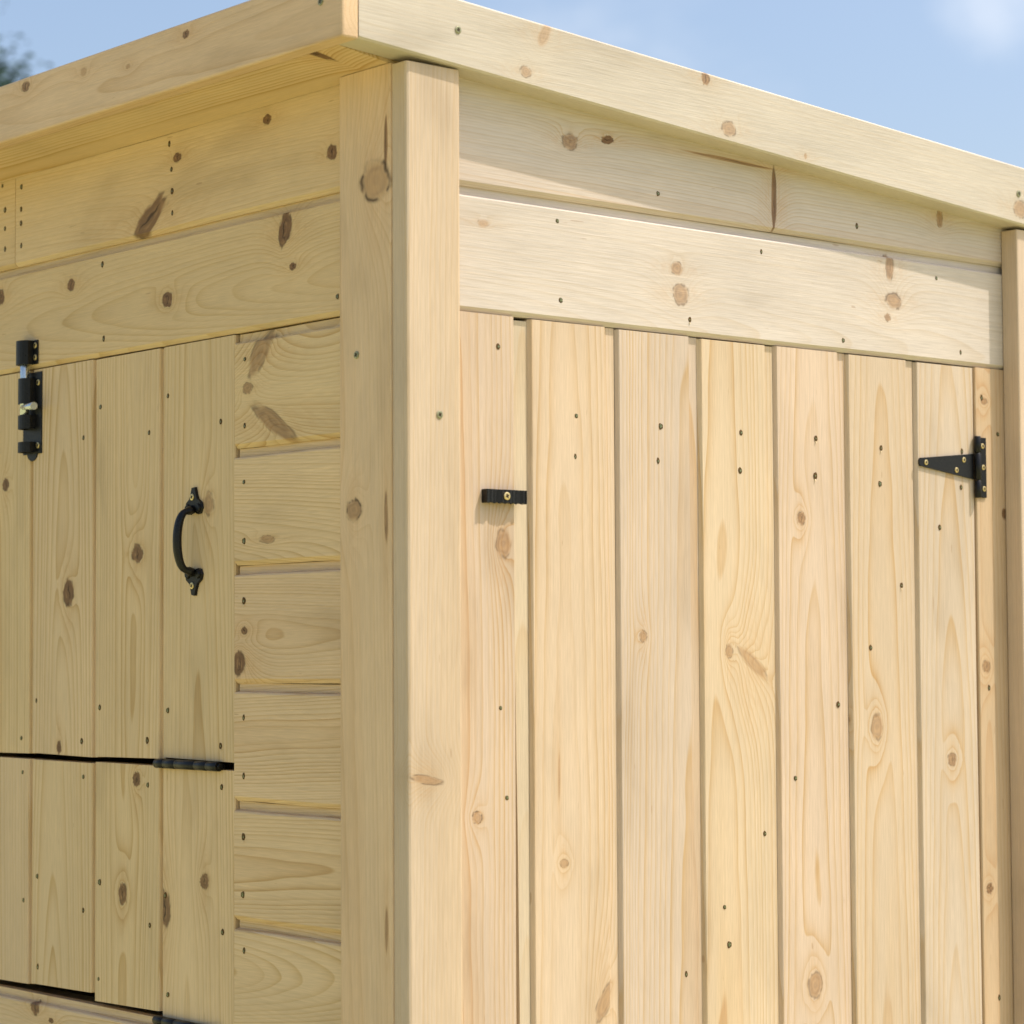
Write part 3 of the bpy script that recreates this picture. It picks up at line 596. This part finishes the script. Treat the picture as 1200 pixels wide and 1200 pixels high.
# tee hinge on the door
bm = bmesh.new()
pl = [(0.7445, 0.2075), (0.7430, 0.2100), (0.7430, 0.2140), (0.7450, 0.2165), (0.8400, 0.2255), (0.8400, 0.1958)]
add_prism(bm, [(x, DO-0.0003, z) for x, z in pl], [(x, DO-0.0022, z) for x, z in pl])
tee = finish(bm, 'tee_hinge', shed, BLACK)
bm = bmesh.new(); add_box(bm, 0.8475, 0.8622, -0.0022, -0.0002, 0.1750, 0.2450, 0.0004); finish(bm, 'hinge_plate', tee, BLACK)
for za, zb in ((0.1745, 0.1945), (0.1952, 0.2262), (0.2269, 0.2460)):
    bm = bmesh.new(); add_cyl(bm, (0.8438, -0.0040, za), (0.8438, -0.0040, zb), 0.0040, bev=0.0004); finish(bm, 'knuckle', tee, BLACK)
for x, z in ((0.7545, 0.2117), (0.8220, 0.2177), (0.8085, 0.2053)): screw('R', 1, tee, x, DO-0.0022, z)
for x, z in ((0.8553, 0.2352), (0.8563, 0.2103), (0.8573, 0.1854)): screw('R', 1, tee, x, -0.0022, z)

# black ribbed turn button beside the door
bm = bmesh.new(); xs = [0.0942 + 0.0513*k/44 for k in range(45)]
def hgt(x):
    t_ = (x - 0.0942)/0.0513; h = 0.0082
    h -= 0.0016*math.exp(-((t_-0.28)/0.035)**2) + 0.0016*math.exp(-((t_-0.83)/0.035)**2) + 0.0013*math.exp(-((t_-0.97)/0.03)**2) - 0.0006*math.exp(-((t_-0.54)/0.14)**2)
    h += 0.0003*math.sin(t_*70)
    return h
bot = [(x, -0.0003) for x in xs[::-1]]; topc = [(x, -hgt(x)) for x in xs]
ringp = topc + bot
add_prism(bm, [(x, y, 0.1434 + 0.0006*math.sin(x*900)) for x, y in ringp], [(x, y, 0.1562 - 0.03*(x-0.09)*0) for x, y in ringp])
btn = finish(bm, 'turn_button', shed, BLACK)
screw('R', 2, btn, 0.1192, -0.0086, 0.1500)

# pull handle on the upper hatch
def lobe_plate(zc, sgn):
    pts = [(0.0030, 0.0145), (0.0052, 0.0075), (0.0078, 0.0020), (0.0140, -0.0020), (0.0160, -0.0080), (0.0130, -0.0135), (0.0070, -0.0145), (0.0045, -0.0120)]
    out = pts + [(-a, b_) for a, b_ in pts[::-1]]
    return [(0.3575 + a, zc + sgn*b_) for a, b_ in out]
bm = bmesh.new()
th = lambda k: math.pi*k/18
path = [(-0.001, 0.3570, 0.1500), (-0.006, 0.3570, 0.1480)]; rad = [0.0066, 0.0060]
for k in range(1, 18):
    s = math.sin(th(k)); path.append((-0.006 - 0.0125*s**0.75, 0.3570 + 0.0025*s, 0.1168 + 0.0310*math.cos(th(k)))); rad.append(0.0044 + 0.0014*s)
path += [(-0.006, 0.3570, 0.0856), (-0.001, 0.3570, 0.0836)]; rad += [0.0060, 0.0066]
sweep(bm, path, rad, 16, 0, 0.72)
han = finish(bm, 'pull_handle', shed, BLACK, smooth=True)
for zc, sg in ((0.1590, 1), (0.0740, -1)):
    bm = bmesh.new(); o2 = lobe_plate(zc, sg)
    cen = sum(a for a, b_ in o2)/len(o2)
    add_prism(bm, [(HO-0.0002, a, b_) for a, b_ in o2], [(HO-0.0032, cen+(a-cen)*0.93, zc+(b_-zc)*0.95) for a, b_ in o2])
    pt_ = finish(bm, 'mounting_plate', han, BLACK)
    screw('L', 1, han, 0.3592, HO-0.0032, zc + sg*0.0040)
    for s2 in (-1, 1):
        bm = bmesh.new(); add_cyl(bm, (HO-0.0031, 0.3575+s2*0.0098, zc-sg*0.0078), (HO-0.0050, 0.3575+s2*0.0098, zc-sg*0.0078), 0.0050, 0.0034, 12)
        finish(bm, 'boss', han, BLACK)

# butt hinges between and below the hatch leaves: rolled knuckles lying level
for zc in (-0.1170, -0.3870):
    bm = bmesh.new(); add_box(bm, 0.0035, 0.0052, 0.306, 0.4235, zc-0.0022, zc+0.0022); hg = finish(bm, 'butt_hinge', shed, BLACK)
    hg['label'] = 'black rolled hinge lying level in the gap ' + ('between the hatch leaves' if zc > -0.2 else 'under the lower hatch')
    for a, b_ in [(0.4235, 0.4070), (0.4066, 0.3850), (0.3846, 0.3480), (0.3476, 0.3260), (0.3256, 0.3060)]:
        bm = bmesh.new(); add_cyl(bm, (-0.0018, a, zc), (-0.0018, b_, zc), 0.0050, bev=0.00012, seg=18); finish(bm, 'knuckle', hg, BLACK)
    bm = bmesh.new(); add_cyl(bm, (-0.0018, 0.3062, zc), (-0.0018, 0.3035, zc), 0.0034, 0.0026, 12); finish(bm, 'pin', hg, BLACK)

# tower bolt over the hatch top
bm = bmesh.new(); add_box(bm, HO-0.0016, HO-0.0002, 0.6720, 0.7140, 0.2290, 0.3235, 0.0005)
add_cyl(bm, (HO-0.0015, 0.6930, 0.2335), (HO-0.0003, 0.6930, 0.2335), 0.0125, seg=20)
tb = finish(bm, 'tower_bolt', shed, BLACK)
def strap(name, z0_, z1_, parent, base, yc=0.6985, w=0.0125, hgt_=0.0125, foot=None):
    """hump of folded strip over the rod"""
    bm = bmesh.new(); k = 10
    out = [(base, yc+w)] + [(base - hgt_*math.sin(math.pi*j/k)**0.55, yc + w*math.cos(math.pi*j/k)) for j in range(1, k)] + [(base, yc-w)]
    inn = [(base, yc-w+0.0015)] + [(base - (hgt_-0.0015)*math.sin(math.pi*j/k)**0.55, yc - (w-0.0015)*math.cos(math.pi*j/k)) for j in range(1, k)] + [(base, yc+w-0.0015)]
    ring_ = out + inn
    add_prism(bm, [(x, y, z0_) for x, y in ring_], [(x, y, z1_) for x, y in ring_])
    return finish(bm, name, parent, BLACK)
for za, zb in ((0.2310, 0.2430), (0.2580, 0.2740), (0.2870, 0.3165)): strap('guide', za, zb, tb, HO-0.0017)
bm = bmesh.new(); add_cyl(bm, (HO-0.0085, 0.6985, 0.2720), (HO-0.0085, 0.6985, 0.3510), 0.0052, bev=0.0006, seg=20)
rod = finish(bm, 'rod', tb, ZINC)
bm = bmesh.new(); add_cyl(bm, (HO-0.0105, 0.6985, 0.2830), (HO-0.0185, 0.6600, 0.2815), 0.0034, 0.0046, seg=16, bev=0.0004); finish(bm, 'knob', rod, ZINC)
bm = bmesh.new(); add_box(bm, -0.0018, -0.0002, 0.6765, 0.6900, 0.3320, 0.3600, 0.0004)
kp = finish(bm, 'keep', tb, BLACK)
bm = bmesh.new(); add_box(bm, -0.0016, -0.00025, 0.7090, 0.7170, 0.3320, 0.3600); finish(bm, 'keep', tb, BLACK)
strap('keep_loop', 0.3322, 0.3598, tb, -0.0017)
for z in (0.3537, 0.3400): screw('L', 1, tb, 0.6815, -0.0018, z)
for z in (0.3110, 0.2385): screw('L', 1, tb, 0.6795, HO-0.0017, z)

# ------------------------------------------------------------------ far tree behind the shed
tm, n, b = principled('tree_leaves', (0.045, 0.075, 0.035), 0.7, 0, 0.2)
oi = n.node('ShaderNodeObjectInfo'); t = n.node('ShaderNodeTexCoord'); f1 = n.noise(t.outputs['Object'], 1.6, 2.0, 0.5)
n.put(b.inputs['Base Color'], n.mix(n.sm(f1, 0.35, 0.65), (0.018, 0.045, 0.030, 1), (0.045, 0.085, 0.040, 1)))
bark = noisy('bark', (0.10, 0.075, 0.055), (0.16, 0.13, 0.10), 0.9, 0.0, 12.0, 0.1)
tree = bpy.data.objects.new('far_tree', None); COL.objects.link(tree); TB = Vector((12.12, 25.40, -1.42)); tree.location = TB; WPOS[tree] = TB
tree['label'] = 'blurred green tree standing far behind the shed roof'; tree['category'] = 'tree'
rnd = random.Random(11); bm = bmesh.new()
add_cyl(bm, TB, TB + Vector((0.1, 0, 3.2)), 0.22, 0.14, 10); limbs = []
for k in range(16):
    a = k*2.4; z0_ = 3.0 + 0.33*k; L = 2.0 - 0.06*k
    s = TB + Vector((0.1, 0, min(z0_, 7.6))); e = s + Vector((math.cos(a)*L, math.sin(a)*L, 0.9 + 0.04*k)); limbs.append((s, e))
    add_cyl(bm, s, e, 0.06, 0.015, 6)
add_cyl(bm, TB + Vector((0.1, 0, 3.2)), TB + Vector((0.05, 0, 8.4)), 0.14, 0.03, 8)
finish(bm, 'trunk', tree, bark)
bm = bmesh.new(); clumps = []
for s, e in limbs:
    for t_ in (0.45, 0.7, 0.9, 1.05): clumps.append(s.lerp(e, t_) + Vector((rnd.gauss(0, .15), rnd.gauss(0, .15), rnd.gauss(0, .15))))
for k in range(10): clumps.append(TB + Vector((rnd.gauss(0.05, .25), rnd.gauss(0, .25), 7.6 + 0.10*k)))
for c_ in clumps:
    for j in range(340):
        p_ = c_ + Vector((rnd.gauss(0, .24), rnd.gauss(0, .24), rnd.gauss(0, .2)))
        q_ = Vector((rnd.gauss(0, 1), rnd.gauss(0, 1), rnd.gauss(0, 1))).normalized().to_track_quat('Z', 'Y'); s = rnd.uniform(.04, .065)
        bm.faces.new([bm.verts.new(p_ + q_ @ Vector(v)) for v in ((-s, 0, 0), (0, -s*.5, 0.01), (s, 0, 0), (0, s*.5, 0.01))])
crown = finish(bm, 'crown', tree, tm, TB + Vector((0, 0, 5)))

tee['label'] = 'black tee hinge with a tapered strap on the plank door'
btn['label'] = 'black ribbed turn button beside the plank door'
han['label'] = 'black bow pull handle on the upper hatch'
tb['label'] = 'black tower bolt with a bright zinc rod'
door['label'] = 'plank door of upright grooved boards'
